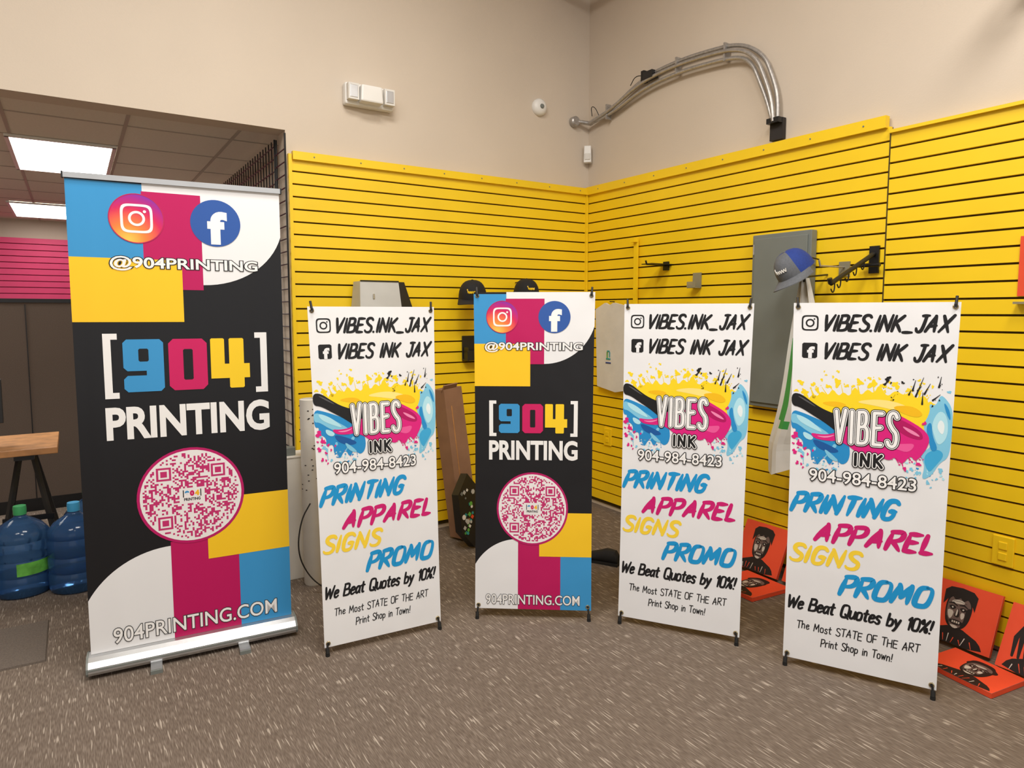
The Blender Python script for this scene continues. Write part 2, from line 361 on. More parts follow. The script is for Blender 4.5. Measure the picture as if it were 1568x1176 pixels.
def art904(W,H,seed=5,wide=False):
    # wide: the big roll-up has extra width on the left of the same layout
    ox=20.5 if wide else 0; pw=211 if wide else 181; S=1.22 if wide else 1.0
    s=Art(W,H,pw,490,seed);s.base((.010,.010,.012))
    mx,my=s.P(106+ox,30);rx=((pw-106-ox)+3)*s.k if wide else 78*s.k;ry=78*s.k;pts=[s.P(49+ox,0),(W,0)]
    a0=math.acos(min(1,(W-mx)/rx))
    for i in range(17):
        a=a0+(PI/2-a0)*i/16;pts.append((min(W,mx+rx*math.cos(a)),my+ry*math.sin(a)))
    pts+=[(mx,my),s.P(49+ox,12)]
    s.poly(pts,WHITE,1,metres=True)
    cr=95 if wide else 78
    ml=(82 if wide else 67)
    mx,my=s.P(ml+1,382+cr);r=cr*s.k;pts=[s.P(130+ox,490),(0,H)]
    y1=my-math.sqrt(max(0,r*r-mx**2));a0=math.asin(min(1,(my-y1)/r))
    for i in range(17):
        a=a0+(PI/2-a0)*i/16;pts.append((max(0,mx-r*math.cos(a)),my-r*math.sin(a)))
    pts+=[(mx,my)]
    s.poly(pts,WHITE,1,metres=True)
    MG=(.50,.008,.11)
    s.rect(0,3,49+ox,79,CY,2);s.rect(48+ox,10,106+ox,79,MG,3);s.rect(85+ox,78,106+ox,110,MG,3)
    s.rect(0,79,85+ox,144,YE,2)
    s.rect(100+ox,339,pw,407,YE,4);s.rect(133+ox,406,pw,490,CY,3);s.rect(ml,382,133+ox,490,MG,2)
    ri=26 if wide else 24
    ix=43+ox;fx=121+ox
    ig_gradient(s,ix,38,ri,5);s.ring(ix,38,ri,1.0,(.5,.02,.1),6)
    ig_glyph(s,ix,38,13*ri/24,(.9,.9,.9),7,.18)
    s.circ(fx,38,ri,(.03,.10,.38),5);s.text('f',fx+1.5,43,19*ri/24,34*ri/24,(.9,.9,.9),6,bold=.05)
    s.text('@904PRINTING',90+ox,84,148,15.5,(.88,.88,.88),6,bold=.02,outline=.045)
    W2=(.88,.88,.88)
    Xc=109 if wide else 90
    TX=lambda x:Xc+(x-90)*S
    TY=lambda y:212+(y-212)*S
    for (a,b,sg) in ((22,33,1),(158,147,-1)):
        s.rect(TX(min(a,a+6*sg)),TY(166),TX(max(a,a+6*sg)),TY(221),W2,4)
        s.rect(TX(min(a,b)),TY(166),TX(max(a,b)),TY(171),W2,4);s.rect(TX(min(a,b)),TY(216),TX(max(a,b)),TY(221),W2,4)
    def numeral(polys,holes,col,o):
        for q in polys: s.poly([(TX(o+x),TY(171+y)) for x,y in q],col,5)
        for q in holes: s.poly([(TX(o+x),TY(171+y)) for x,y in q],(.010,.010,.012),6)
    R8=lambda x0,y0,x1,y1,c=3:[(x0+c,y0),(x1-c,y0),(x1,y0+c),(x1,y1-c),(x1-c,y1),(x0+c,y1),(x0,y1-c),(x0,y0+c)]
    numeral([R8(0,0,32,27),[(18,10),(32,10),(32,42),(29,45),(18,45)],R8(0,31,30,45)],[R8(12,8,20,19,1)],(.045,.30,.63),37)
    numeral([R8(0,0,32,45,4)],[R8(12,9,20,36,1)],(.60,.012,.12),73)
    numeral([R8(0,0,12,35,1),[(0,23),(34,23),(34,36),(0,36)],R8(16,0,29,45,1)],[],(.93,.62,.02),108)
    s.text('PRINTING',Xc,TY(242.5),137*S,30*S,W2,4,bold=.035)
    qx=106 if wide else 89
    s.circ(qx,333,55.5,(.50,.01,.13),5);s.circ(qx,333,52.5,(.86,.84,.85),6)
    q=2.02;QC=(.55,.03,.16);n=26
    for i in range(-n,n+1):
        for j in range(-n,n+1):
            x,y=i*q,j*q
            if x*x+y*y>49.5**2: continue
            if abs(x)<14 and abs(y)<9: continue
            if any(abs(x-fx_)<9.5 and abs(y-fy)<9.5 for fx_,fy in((-28,-27),(28,-27),(-28,29))): continue
            if s.rng.random()<.46:
                cx,cy=s.P(qx,333);cx+=x*s.k;cy+=y*s.k;e=q*s.k*.5;s.raw([(cx-e,cy-e),(cx+e,cy-e),(cx+e,cy+e),(cx-e,cy+e)],[(0,1,2,3)],QC,7)
    def sqm(fx,fy,e,c,l):
        cx,cy=s.P(qx,333);cx+=fx*s.k;cy+=fy*s.k;e*=s.k;s.raw([(cx-e,cy-e),(cx+e,cy-e),(cx+e,cy+e),(cx-e,cy+e)],[(0,1,2,3)],c,l)
    for fx_,fy in((-28,-27),(28,-27),(-28,29)):
        sqm(fx_,fy,7.5,QC,7);sqm(fx_,fy,5.3,(.86,.84,.85),8);sqm(fx_,fy,3.3,QC,9)
    sqm(0,0,8.5,(.86,.84,.85),7)
    for ch,dx,cc in (('9',-5.2,(.045,.30,.63)),('0',0,(.6,.01,.12)),('4',5.2,(.93,.5,.02))): s.text(ch,qx+dx,330.5,4.6,6.5,cc,8,bold=.08)
    s.text('PRINTING',qx,337,17,3.4,BLK,8,bold=.03)
    for sg in (-1,1): s.rect(qx+sg*9-.5,326.5,qx+sg*9+.5,334.5,BLK,8)
    s.text('904PRINTING.COM',(108 if wide else 90),475,146*(1.18 if wide else 1),15*(1.15 if wide else 1),(.9,.9,.9),6,bold=.008,outline=.035,ocol=(.05,.05,.05))
    return s

def artvibes(W,H,seed=11):
    s=Art(W,H,100,262,seed);s.base(WHITE)
    K=(.012,.012,.014)
    ig_glyph(s,11,14.5,5.0,K,2,.2)
    s.poly([(6.2,29.8),(7.2,28.9),(15,28.9),(16.2,29.8),(16.2,39.0),(15,40),(7.2,40),(6.2,39.0)],K,2);s.text('f',12.0,35.8,5.0,8.4,WHITE,3,bold=.05)
    s.stroke('VIBES.INK_JAX',19,97,14.5,10.3,K,2,wt=.215,slant=.26,brush=.25,gap=.2)
    s.stroke('VIBES INK JAX',19.5,97,34.5,10.3,K,2,wt=.215,slant=.26,brush=.25,gap=.2)
    Y=(.95,.70,.02);LB=(.22,.58,.80);B=(.02,.27,.62);DB=(.01,.10,.35);MG=(.72,.015,.22);PC=(.45,.78,.90)
    s.poly([(9,76),(13,66),(17,68),(20,63),(24,67),(27,61),(31,67),(34,63),(38,67),(41,58),(45,66),(49,60),(53,64),(56,56),(61,66),(66,60),(71,64),(75,60),(78,66),(84,62),(87,74),(93,80),(88,92),(80,90),(60,84),(40,82),(25,78)],Y,1,sm=2)
    for x,y,r in [(6,58,1.8),(9,66,2.6),(14,59,1.4),(3,64,1.2),(17,63,1.6),(24,60,1.5),(30,57,2.4),(36,59,1.2),(44,56,2),(52,57,2.6),(50,53,1.1),(58,58,1.8),(66,57,2.2),(74,60,1.6),(11,72,2.6),(40,59,1),(62,55,1),(86,70,3),(5,70,1.3),(2,74,.9),(80,62,1.2),(56,53,.8),(27,53,.8)]:
        s.blob(x,y,r,Y,1,irr=.6)
    for _ in range(34):
        s.blob(s.rng.uniform(3,88),s.rng.gauss(60,4.5),s.rng.uniform(.3,1.0),Y,1,irr=.6,n=10)
    # radiating spatter: each spike is a tapering streak with a bead at its tip
    def spike(x,y,ang,ln,w,col,l):
        p=s.P(x,y);q=(p[0]+math.cos(ang)*ln*s.k,p[1]+math.sin(ang)*ln*s.k)
        q=(min(max(q[0],.002),s.W-.002),q[1]);m=((p[0]+q[0])/2,(p[1]+q[1])/2)
        s.ribbon([p,m,q],[w*s.k,w*.45*s.k,w*.25*s.k],col,l)
        e=(min(max(q[0]+math.cos(ang)*1.2*s.k,.003),s.W-.003),q[1]+math.sin(ang)*1.2*s.k)
        s.blob(e[0]/s.k,e[1]/s.H*s.ph,w*.55,col,l,irr=.4,n=10)
    rr=s.rng
    for i in range(16):
        x=10+i*4.9;spike(x,68,-PI/2+(x-50)/70+rr.uniform(-.25,.25),rr.uniform(3,10),rr.uniform(.5,1.3),Y,1)
    for i in range(11):
        spike(rr.uniform(4,34),rr.uniform(100,110),PI/2+rr.uniform(-.2,.9),rr.uniform(4,11),rr.uniform(.5,1.3),rr.choice((B,LB,LB,DB)),2)
    for i in range(9):
        spike(rr.uniform(84,93),rr.uniform(72,112),rr.choice((rr.uniform(-1.2,.0),rr.uniform(.6,1.6))),rr.uniform(3,7),rr.uniform(.5,1.1),rr.choice((LB,PC,B)),2)
    for i in range(8):
        spike(rr.uniform(62,82),rr.uniform(100,106),PI/2+rr.uniform(-.9,.2),rr.uniform(3,8),rr.uniform(.5,1.1),MG,3)
    for i in range(26):
        s.blob(rr.uniform(3,30),rr.uniform(98,124),rr.uniform(.3,.9),rr.choice((B,LB,MG,PC)),2,irr=.5,n=10)
    for i in range(26):
        s.blob(rr.uniform(72,97),rr.uniform(100,122),rr.uniform(.3,.9),rr.choice((B,LB,MG,PC,LB)),2,irr=.5,n=10)
    for i in range(14): s.blob(rr.uniform(56,94),rr.uniform(50,68),rr.uniform(.2,.55),K,4,irr=.5,n=8)
    s.poly([(40,70),(55,67),(70,69),(80,76),(70,75),(55,72)],(.98,.80,.25),2,sm=2)
    s.poly([(18,72),(30,70),(38,73),(30,75)],(.90,.52,.01),2,sm=2)
    s.poly([(62,72),(76,70),(84,76),(78,79)],(.90,.52,.01),3,sm=2)
    s.poly([(83,84),(87,74),(86,68),(90,70),(92,62),(95,64),(99,70),(100,78),(100,92),(99,104),(94,108),(90,117),(84,121),(86,110),(82,104),(90,96),(86,90)],LB,2,sm=2)
    s.poly([(88,82),(92,72),(97,76),(98,90),(93,97),(90,90)],PC,3,sm=2)
    s.poly([(91,84),(93,78),(96,82),(95,90)],(.8,.9,.93),4,sm=2)
    s.poly([(84,104),(92,98),(97,102),(92,110),(88,116)],(.05,.40,.72),3,sm=2)
    s.poly([(94,66),(98,72),(99,80),(96,74)],B,4,sm=2)
    s.poly([(85,84),(88,80),(89,90),(93,99),(89,101),(87,93)],B,4,sm=2)
    for x,y,r in [(95,113,1.5),(88,122,1.2),(97,60,1),(82,116,1.5),(93,119,.8),(78,114,1.2),(80,122,.8),(90,125,.6)]: s.blob(x,y,r,LB,2,irr=.5)
    s.poly([(0,78),(8,80),(18,84),(28,88),(36,94),(40,104),(39,113),(34,116),(30,109),(27,118),(23,110),(18,119),(17,110),(14,114),(14,105),(8,108),(9,100),(2,97),(4,92),(0,92)],B,2,sm=2)
    s.poly([(0,80),(8,83),(18,89),(26,94),(30,100),(22,98),(12,94),(4,88),(0,88)],LB,3,sm=2)
    s.poly([(3,81),(11,84),(19,90),(22,94),(12,90),(5,86)],PC,4,sm=2)
    s.poly([(14,98),(24,101),(34,106),(28,108),(18,105)],DB,3,sm=2)
    s.poly([(22,104),(30,110),(33,114),(26,112)],LB,4,sm=2)
    s.poly([(8,93),(16,97),(14,100),(9,98)],PC,4,sm=2)
    for x,y,r in [(7,108,1.6),(18,121,1.5),(12,118,1),(30,119,1.4),(4,99,1.2),(8,113,.7)]: s.blob(x,y,r,LB,2,irr=.5)
    for x,y,r in [(3,97,2.2),(6,103,1.8),(3,109,1.6),(8,112,1),(5,117,1.2),(10,106,1),(2,103,.8),(9,120,.7),(12,110,.8)]: s.blob(x,y,r,MG,4,irr=.5)
    s.poly([(0,66),(6,66),(14,72),(22,77),(34,81),(44,83),(42,98),(34,95),(24,87),(14,81),(6,76),(0,75)],K,4,sm=2)
    s.poly([(3,67.5),(8,69),(18,76),(12,73)],(.10,.10,.11),5,sm=2)
    s.poly([(13,94),(20,95),(28,94),(34,90),(36,96),(30,99),(22,99),(16,98)],MG,5,sm=2)
    s.poly([(16,96),(24,96),(31,94),(24,97.5)],(.90,.30,.55),6,sm=2)
    s.poly([(30,92),(40,86),(56,80),(66,76),(74,80),(84,86),(88,92),(86,100),(80,109),(77,104),(72,112),(68,106),(64,110),(56,105),(46,108),(40,102),(33,99)],MG,5,sm=2)
    s.poly([(66,79),(74,82),(83,88),(84,94),(74,92),(66,86)],(.45,.005,.12),6,sm=2)
    s.poly([(62,98),(72,97),(80,96),(76,103),(68,101)],(.85,.10,.35),6,sm=2)
    s.poly([(70,84),(79,88),(83,92),(75,89)],(.88,.25,.48),7,sm=2)
    for x,y,r in [(74,114,1.2),(82,110,1.3),(84,82,1.2)]: s.blob(x,y,r,MG,6,irr=.5)
    for x,y,r in [(61,53,1.7),(59.5,56.5,1.0),(70,55,.9),(63,55.5,.6),(88,70,.6)]: s.blob(x,y,r,K,4,irr=.6)
    for a in [((78,64),(82,51)),((76,60),(77.5,53)),((83,62),(86,55)),((88,66),(92,62)),((82,69),(82,61)),((91,57),(92,50)),((79,60),(81,57)),((74,63),(75,60))]:
        p,q=s.P(*a[0]),s.P(*a[1]);s.ribbon([p,((p[0]+q[0])/2,(p[1]+q[1])/2),q],[.6*s.k,.3*s.k,.15*s.k],K,4)
    LW=(.92,.92,.92)
    for col,l,w in ((K,8,.235),(LW,9,.185),(K,10,.135),(LW,11,.095)): s.stroke('VIBES',30,68,88,21.5,col,l,wt=w,slant=.0,brush=0,gap=.42)
    for col,l,w in ((K,8,.55),(LW,9,.40),(K,10,.24)): s.stroke('INK',43,60,110.5,7.8,col,l,wt=w,slant=0,brush=0,gap=.42)
    s.text('904-984-8423',47.5,124.5,68,8.8,LW,8,bold=.01,outline=.05)
    BL=(.012,.31,.68)
    s.stroke('PRINTING',2,73,145.5,12.3,BL,2,wt=.30,slant=.36,brush=.38,rise=.16,gap=.22)
    s.stroke('APPAREL',19,97,165.5,12,(.62,.012,.17),2,wt=.30,slant=.33,brush=.38,rise=.12,gap=.22)
    s.stroke('SIGNS',2,51,183,11.5,(.95,.68,.05),2,wt=.28,slant=.33,brush=.38,rise=.0,gap=.22)
    s.stroke('PROMO',37,96,201.5,12.5,BL,2,wt=.30,slant=.33,brush=.38,rise=.12,gap=.22)
    s.stroke('We Beat Quotes by 10%!',1.5,97,220,8.5,K,2,wt=.21,slant=.22,brush=.2,rise=.0,gap=.13)
    s.stroke('The Most STATE OF THE ART',9,89,236,5.2,K,2,wt=.13,slant=.08,brush=0,gap=.18,jit=.09)
    s.stroke('Print Shop in Town!',26,73,246,5.2,K,2,wt=.13,slant=.08,brush=0,gap=.18,jit=.09)
    return s

# ------------------------------------------------------------------ X banners
def xbanner(name,bl,br,zb,zt,art,lean=.10,wtop=None,sag=.015):
    bl=Vector((*bl,0));br=Vector((*br,0));d=(br-bl).normalized();back=Vector((-d.y,d.x,0))
    if back.y<0 and back.x<0: back=-back
    mid=(bl+br)/2;W=(wtop or art.W)/2;Wb=(br-bl).length/2+.004
    root=empty(name,mid)
    bb=back*.005
    TL=mid-d*W+back*lean+Vector((0,0,zt));TR=mid+d*W+back*lean+Vector((0,0,zt))
    BL=mid-d*Wb+bb+Vector((0,0,zb));BR=mid+d*Wb+bb+Vector((0,0,zb))
    mp,N=art.build('printed_vinyl_sheet',TL,TR,BL,BR,root,'vinyl',sag=sag)
    b=MB()
    hub=mid+back*.27+Vector((0,0,.80))
    gi=.013
    for (u,v) in ((gi/art.W*1.4,gi/art.H*1.4),(1-gi/art.W*1.4,gi/art.H*1.4),(gi/art.W*1.4,1-gi/art.H*1.4),(1-gi/art.W*1.4,1-gi/art.H*1.4)):
        p=mp(u*art.W,v*art.H,4)
        ring=[];n=14
        ex=d;ez=(TL-BL).normalized()
        for i in range(n+1):
            a=2*PI*i/n;ring.append(p+ex*math.cos(a)*.008+ez*math.sin(a)*.008)
        b.tube(ring,.003,'brass',n=6)
        top=v<.5
        side=-1 if u<.5 else 1
        if top:
            tip=p+Vector((0,0,.042))+d*side*.004+back*.006
            b.tube([hub,p+back*.02-Vector((0,0,.05)),p+back*.012],.0045,'blackm')
            b.tube([p+back*.012,p-back*.006+Vector((0,0,.004)),tip],.0055,'black')
            b.tube([p-back*.006,p-back*.006+Vector((0,0,.01))],.0065,'black')
        else:
            foot=Vector((p.x,p.y,0.012))+d*side*.006-back*.012
            b.tube([hub,p+back*.016+Vector((0,0,.03)),foot+Vector((0,0,.012))],.0045,'blackm')
            b.tube([p+back*.012,p-back*.01],.004,'black')
            b.tube([foot+Vector((0,0,.022))+back*.006,foot],.009,'rubber')
            b.tube([foot,foot-Vector((0,0,.012))],.010,'rubber')
    rear=mid+back*.55+Vector((0,0,.010))
    b.tube([hub,rear],.0045,'blackm');b.tube([rear+Vector((0,0,.02)),rear-Vector((0,0,.010))],.009,'rubber')
    b.box(hub,(.05,.05,.05),'black',rot=Matrix.Rotation(math.atan2(d.y,d.x),3,'Z'))
    b.obj('x_frame_stand',root,smooth=True)
    return root
xbanner('x_banner_stand',(.895,2.925),(1.455,2.88),.035,1.585,artvibes(.61,1.57,11),wtop=.605)
xbanner('x_banner_stand',(1.66,2.885),(2.13,2.54),.05,1.66,art904(.61,1.62,5),wtop=.61,lean=.09)
xbanner('x_banner_stand',(2.235,2.445),(2.55,1.965),.035,1.60,artvibes(.61,1.57,11),wtop=.61,lean=.10)
xbanner('x_banner_stand',(2.580,1.745),(2.850,1.24),.035,1.60,artvibes(.61,1.57,11),wtop=.615,lean=.10)

# ------------------------------------------------------------------ roll-up banner
def rollup():
    bl=Vector((-.01,3.30,0));br=Vector((.835,3.225,0));d=(br-bl).normalized();back=Vector((-d.y,d.x,0));mid=(bl+br)/2
    root=empty('retractable_banner_stand',mid);Z=lambda z:Vector((0,0,z))
    a=art904(.835,2.03,8,wide=True)
    hw=.4175
    TL=mid-d*hw+back*.03+Z(2.115);TR=mid+d*hw+back*.03+Z(2.11);BL=mid-d*hw+back*.03+Z(.085);BR=mid+d*hw+back*.03+Z(.085)
    a.build('printed_film',TL,TR,BL,BR,root,'rollup')
    b=MB();rot=Matrix.Rotation(math.atan2(d.y,d.x),3,'Z')
    prof=[(-.035,.020),(-.042,.033),(-.040,.052),(-.020,.072),(.0,.084),(.06,.084),(.10,.07),(.115,.045),(.110,.020)]
    n=len(prof);vs=[]
    for sx in (-.428,.428):
        for y,z in prof: vs.append(mid+d*sx+back*y+Z(z))
    fs=[(i,(i+1)%n,n+(i+1)%n,n+i) for i in range(n)]+[tuple(reversed(range(n))),tuple(range(n,2*n))]
    b.add(vs,fs,'alu')
    b.box(mid-back*.041+Z(.045),(.854,.006,.005),'grayp',rot=rot)
    for sx in (-.430,.430):
        vs=[]
        for t in (-.004,.004):
            for y,z in prof: vs.append(mid+d*(sx+t)+back*(y*1.03)+Z(z*1.03-.001))
        b.add(vs,fs,'grayp')
    for sx in (-.17,.19):
        b.box(mid+d*sx-back*.01+Z(.010),(.045,.18,.020),'alu',rot=rot)
        b.box(mid+d*sx-back*.095+Z(.008),(.047,.02,.016),'grayp',rot=rot)
    b.box((TL+TR)/2+Z(.004),(.845,.022,.022),'alu',rot=rot)
    for sx in (-.424,.424): b.box((TL+TR)/2+d*sx+Z(.004),(.006,.026,.026),'black',rot=rot)
    b.tube([mid+back*.075+Z(.08),mid+back*.075+Z(2.11)],.009,'alu')
    b.box(mid+back*.055+Z(2.115),(.03,.05,.012),'black',rot=rot)
    b.obj('cassette_and_pole',root)
rollup()

# ------------------------------------------------------------------ room shell
HC=4.7
def slab(name,x0,y0,z0,x1,y1,z1,k):
    b=MB();b.box(((x0+x1)/2,(y0+y1)/2,(z0+z1)/2),(x1-x0,y1-y0,z1-z0),k);return b.obj(name)
slab('floor',-4,-4,-.1,X0+.2,10.6,0,'carpet')
slab('wall_right',X0+.02,-4,0,X0+.2,Y0+.2,HC,'wall')
def backwall(b):
    b.box(((1.14+X0+.2)/2,Y0+.1,HC/2),(X0+.2-1.14,.16,HC),'wall')
    b.box(((1.14-4)/2,Y0+.1,(2.665+HC)/2),(5.14,.16,HC-2.665),'wall')
    b.box((-3,Y0+.1,2.665/2),(2,.16,2.665),'wall')
single('wall_back',backwall)
slab('wall_left',-4.15,-4,0,-4,10.6,HC,'wall')
slab('ceiling',-4,-4,HC,X0+.2,Y0+.2,HC+.1,'wall')
slab('wall_storeroom_far',-4,10.35,0,X0,10.5,2.8,'wall')
slab('wall_storeroom_right',1.30,Y0+.185,0,1.40,10.35,2.8,'wall')
P=.0762;TH=.019
def slats(b,axis,a0,a1,z0,ztop,wallpos,k='yellow',kg='groove',face=-1):
    z=ztop
    def bx(za,zb,t0,t1,kk):
        if axis=='x': b.box(((a0+a1)/2,wallpos-(t0+t1)/2,(za+zb)/2),(a1-a0,t1-t0,zb-za),kk)
        else: b.box((wallpos-(t0+t1)/2,(a0+a1)/2,(za+zb)/2),(t1-t0,a1-a0,zb-za),kk)
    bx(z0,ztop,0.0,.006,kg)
    while z-P>z0-.03:
        bx(max(z0,z-P+.0103),z,.006,.006+TH,k);z-=P
def sb(b):
    slats(b,'x',1.16,X0-.02,.03,2.49,Y0+.018)
    b.box(((1.16+X0)/2,Y0-.012,2.512),(X0-1.16-.02,.036,.05),'yellow')
    b.box((1.155,Y0-.005,1.27),(.02,.03,2.5),'yellow')
    x=1.3
    while x<3.4: b.lathe((x,Y0-.031,2.512),[(.005,0),(.004,.002)],'grayp',n=8,rot=Matrix.Rotation(PI/2,3,'X'));x+=.3
single('trim_slatwall_back',sb)
def sr(b):
    slats(b,'y',1.872,Y0-.01,.03,2.49,X0+.018)
    b.box((X0-.012,(1.872+Y0)/2,2.515),(.036,Y0-1.90,.06),'yellow')
    slats(b,'y',-1.0,1.868,.03,2.455,X0+.018)
    b.box((X0-.009,.43,2.462),(.034,2.876,.016),'yellow')
    b.box((X0-.006,1.87,1.25),(.006,.006,2.42),'groove')
    y=2.0
    while y<4.2: b.lathe((X0-.031,y,2.515),[(.005,0),(.004,.002)],'grayp',n=8,rot=Matrix.Rotation(-PI/2,3,'Y'));y+=.3
    b.box((X0-.02,Y0-.012,1.26),(.02,.02,2.46),'yellow')
single('trim_slatwall_right',sr)
def spk(b): slats(b,'x',-4,1.25,.03,2.47,10.34,'pink','pinkg')
single('trim_slatwall_storeroom',spk)
def sc_(b):
    b.box((-1.35,7.4,2.72),(5.3,6.0,.04),'tile')
    x=-3.94
    while x<1.3: b.box((x,7.4,2.698),(.020,6,.004),'gridt');x+=.61
    y=4.85
    while y<10.3: b.box((-1.35,y,2.6985),(5.3,.020,.003),'gridt');y+=.61
single('ceiling_storeroom',sc_)
def cpanel(x0,y0):
    b=MB();b.box((x0+.30,y0+.6,2.690),(.57,1.17,.012),'led')
    for dx in (0,.6): b.box((x0+dx,y0+.6,2.688),(.025,1.23,.016),'white')
    for dy in (0,1.2): b.box((x0+.3,y0+dy,2.688),(.62,.025,.016),'white')
    return b.obj('ceiling_light_panel')
cpanel(-.30,5.47);cpanel(-.50,8.72);cpanel(-2.3,5.47)
def spr(b):
    b.lathe((.50,7.2,2.664),[(.03,.036),(.03,.032),(.008,.03),(.008,.0),(.02,-.003),(.02,-.006)],'steel',n=16)
single('fire_sprinkler_head',spr)
def grid(b):
    x=1.12
    y=4.46
    while y<6.3: b.tube([(x,y,.0),(x,y,2.64)],.004,'blackm',n=6);y+=.0762
    z=.08
    while z<2.65: b.tube([(x-.006,4.46,z),(x-.006,6.28,z)],.004,'blackm',n=6);z+=.0762
    b.tube([(x,4.46,0),(x,4.46,2.64)],.006,'blackm',n=8);b.tube([(x,6.28,0),(x,6.28,2.64)],.006,'blackm',n=8)
single('gridwall_panel',grid)
def grid2(b):
    y=Y0-.045
    b.tube([(1.12,y,0),(1.12,y,2.63)],.006,'blackm',n=8)
    b.tube([(1.12,Y0+.16,0),(1.12,Y0+.16,2.63)],.006,'blackm',n=8)
    z=.1
    while z<2.6: b.tube([(1.118,y,z),(1.118,Y0+.19,z)],.004,'blackm',n=6);z+=.0762
single('gridwall_end_frame',grid2)

# ------------------------------------------------------------------ wall fixtures
def emer():
    r=empty('emergency_light',(1.665,Y0,2.94));b=MB();y=Y0+.02
    b.box((1.665,y-.03,2.935),(.325,.06,.135),'white');b.obj('housing',r,bevel=.012)
    b=MB();b.box((1.66,y-.085,2.935),(.15,.07,.105),'white',taper=.92);b.obj('centre_cover',r,bevel=.01)
    b=MB()
    for x in (1.545,1.785): b.box((x,y-.075,2.94),(.07,.05,.10),'paper');b.box((x,y-.101,2.94),(.050,.004,.075),'alu')
    b.obj('lamp_heads',r,bevel=.006)
emer()
single('smoke_detector',lambda b:(b.lathe((3.03,Y0+.019,3.10),[(.062,0),(.062,.02),(.05,.035),(.03,.045),(.0,.045)],'white',rot=Matrix.Rotation(PI/2,3,'X')),b.lathe((3.03,Y0-.027,3.10),[(.018,0),(.014,.008),(.001,.01)],'grayp',n=16,rot=Matrix.Rotation(PI/2,3,'X'))),smooth=True)
def motion(b):
    c=Vector((X0-.025,Y0-.025,2.80));rt=Matrix.Rotation(-PI/4,3,'Z')
    b.box(c,(.06,.05,.13),'white',rot=rt,taper=.9);b.box(c+rt@Vector((0,-.027,-.02)),(.045,.01,.05),'paper',rot=rt)
single('motion_sensor',motion,bevel=.008)
def conduit(b):
    base=[(4.20,3.03),(3.95,3.07),(3.62,3.185),(3.30,3.20),(3.06,3.185),(2.80,3.155),(2.66,3.06),(2.60,2.93),(2.55,2.80),(2.53,2.66)]
    for k,(dz,dx) in enumerate(((.0,-.045),(.035,-.02),(-.045,-.03))):
        pts=[]
        for i,(y,z) in enumerate(base):
            f=min(1,i/2)*min(1,(len(base)-1-i)/2+.35)
            nrm=(0,1) if i<6 else (-.9,.4)
            pts.append((X0+dx,y+nrm[0]*dz*f*1.0,z+nrm[1]*dz*f))
        pts=smoothpts(pts,3);b.tube(pts,.0125,'steel',n=10)
    b.tube([(X0-.02,4.20,3.03),(3.38,Y0-.02,3.04)],.016,'steel')
    b.lathe((3.36,Y0+.015,3.04),[(.04,0),(.04,.035),(.03,.045),(0.001,.045)],'steel',n=20,rot=Matrix.Rotation(PI/2,3,'X'))
    b.box((X0-.03,3.55,3.21),(.06,.09,.05),'black');b.box((X0-.02,3.62,3.22),(.04,.03,.08),'blackm')
    b.box((X0-.001,2.53,2.62),(.03,.085,.12),'ink')
    b.box((X0-.03,2.53,2.665),(.05,.08,.03),'blackm')
    for (y,z) in ((4.0,3.07),(3.3,3.20),(2.9,3.165)): b.box((X0-.02,y,z),(.05,.012,.11),'steel')
    b.tube(smoothpts([(X0-.03,4.1,3.07),(X0-.05,4.12,3.13),(X0-.05,4.17,3.15),(X0-.03,4.18,3.08)],2),.003,'black',n=6)
    b.tube(smoothpts([(X0-.03,3.60,3.22),(X0-.05,3.68,3.24),(X0-.04,3.74,3.19)],2),.003,'black',n=6)
single('electrical_conduit_run',conduit,smooth=True)
def epanel():
    r=empty('electrical_panel',(X0,2.44,1.52));y=2.44
    b=MB();b.box((X0-.036,y,1.505),(.05,.385,1.02),'grayp');b.obj('enclosure',r,bevel=.004)
    b=MB();b.box((X0-.066,y,1.505),(.012,.345,.97),'grayp');b.obj('door',r,bevel=.003)
    b=MB();b.box((X0-.075,y-.145,1.55),(.01,.03,.08),'steel');b.box((X0-.073,y,1.80),(.002,.05,.02),'paper')
    for z in (1.15,1.9): b.tube([(X0-.072,y+.176,z),(X0-.072,y+.176,z+.06)],.005,'steel')
    b.obj('latch_and_hinges',r)
epanel()
def strip(b):
    b.box((X0-.035,3.66,1.27),(.015,.035,1.66),'yellow');b.box((X0-.055,3.66,2.08),(.04,.04,.03),'yellow')
    b.box((X0-.018,3.66,.45),(.02,.03,.05),'yellow')
single('yellow_upright_bar',strip)
def outlet(y,z):
    b=MB();b.box((X0-.012,y,z),(.012,.085,.135),'yellow')
    for dz in (.025,-.025): b.box((X0-.02,y,z+dz),(.006,.035,.035),'yellow');
    return b.obj('wall_outlet_cover',bevel=.004)
outlet(3.97,.58);outlet(1.27,.48)
def hook1(b):
    b.tube([(X0-.01,3.38,1.885),(X0-.20,3.38,1.885)],.006,'blackm');b.box((X0-.10,3.38,1.888),(.2,.10,.006),'blackm')
    b.tube([(X0-.2,3.38,1.885),(X0-.21,3.38,1.91)],.006,'blackm');b.box((X0-.014,3.38,1.88),(.01,.05,.06),'blackm')
single('slatwall_shelf_hook',hook1)
def holder(b):
    b.box((X0-.012,3.10,1.77),(.006,.07,.10),'acryl');b.box((X0-.04,3.10,1.72),(.06,.07,.004),'acryl');b.box((X0-.07,3.10,1.74),(.004,.07,.04),'acryl')
single('acrylic_card_holder',holder)
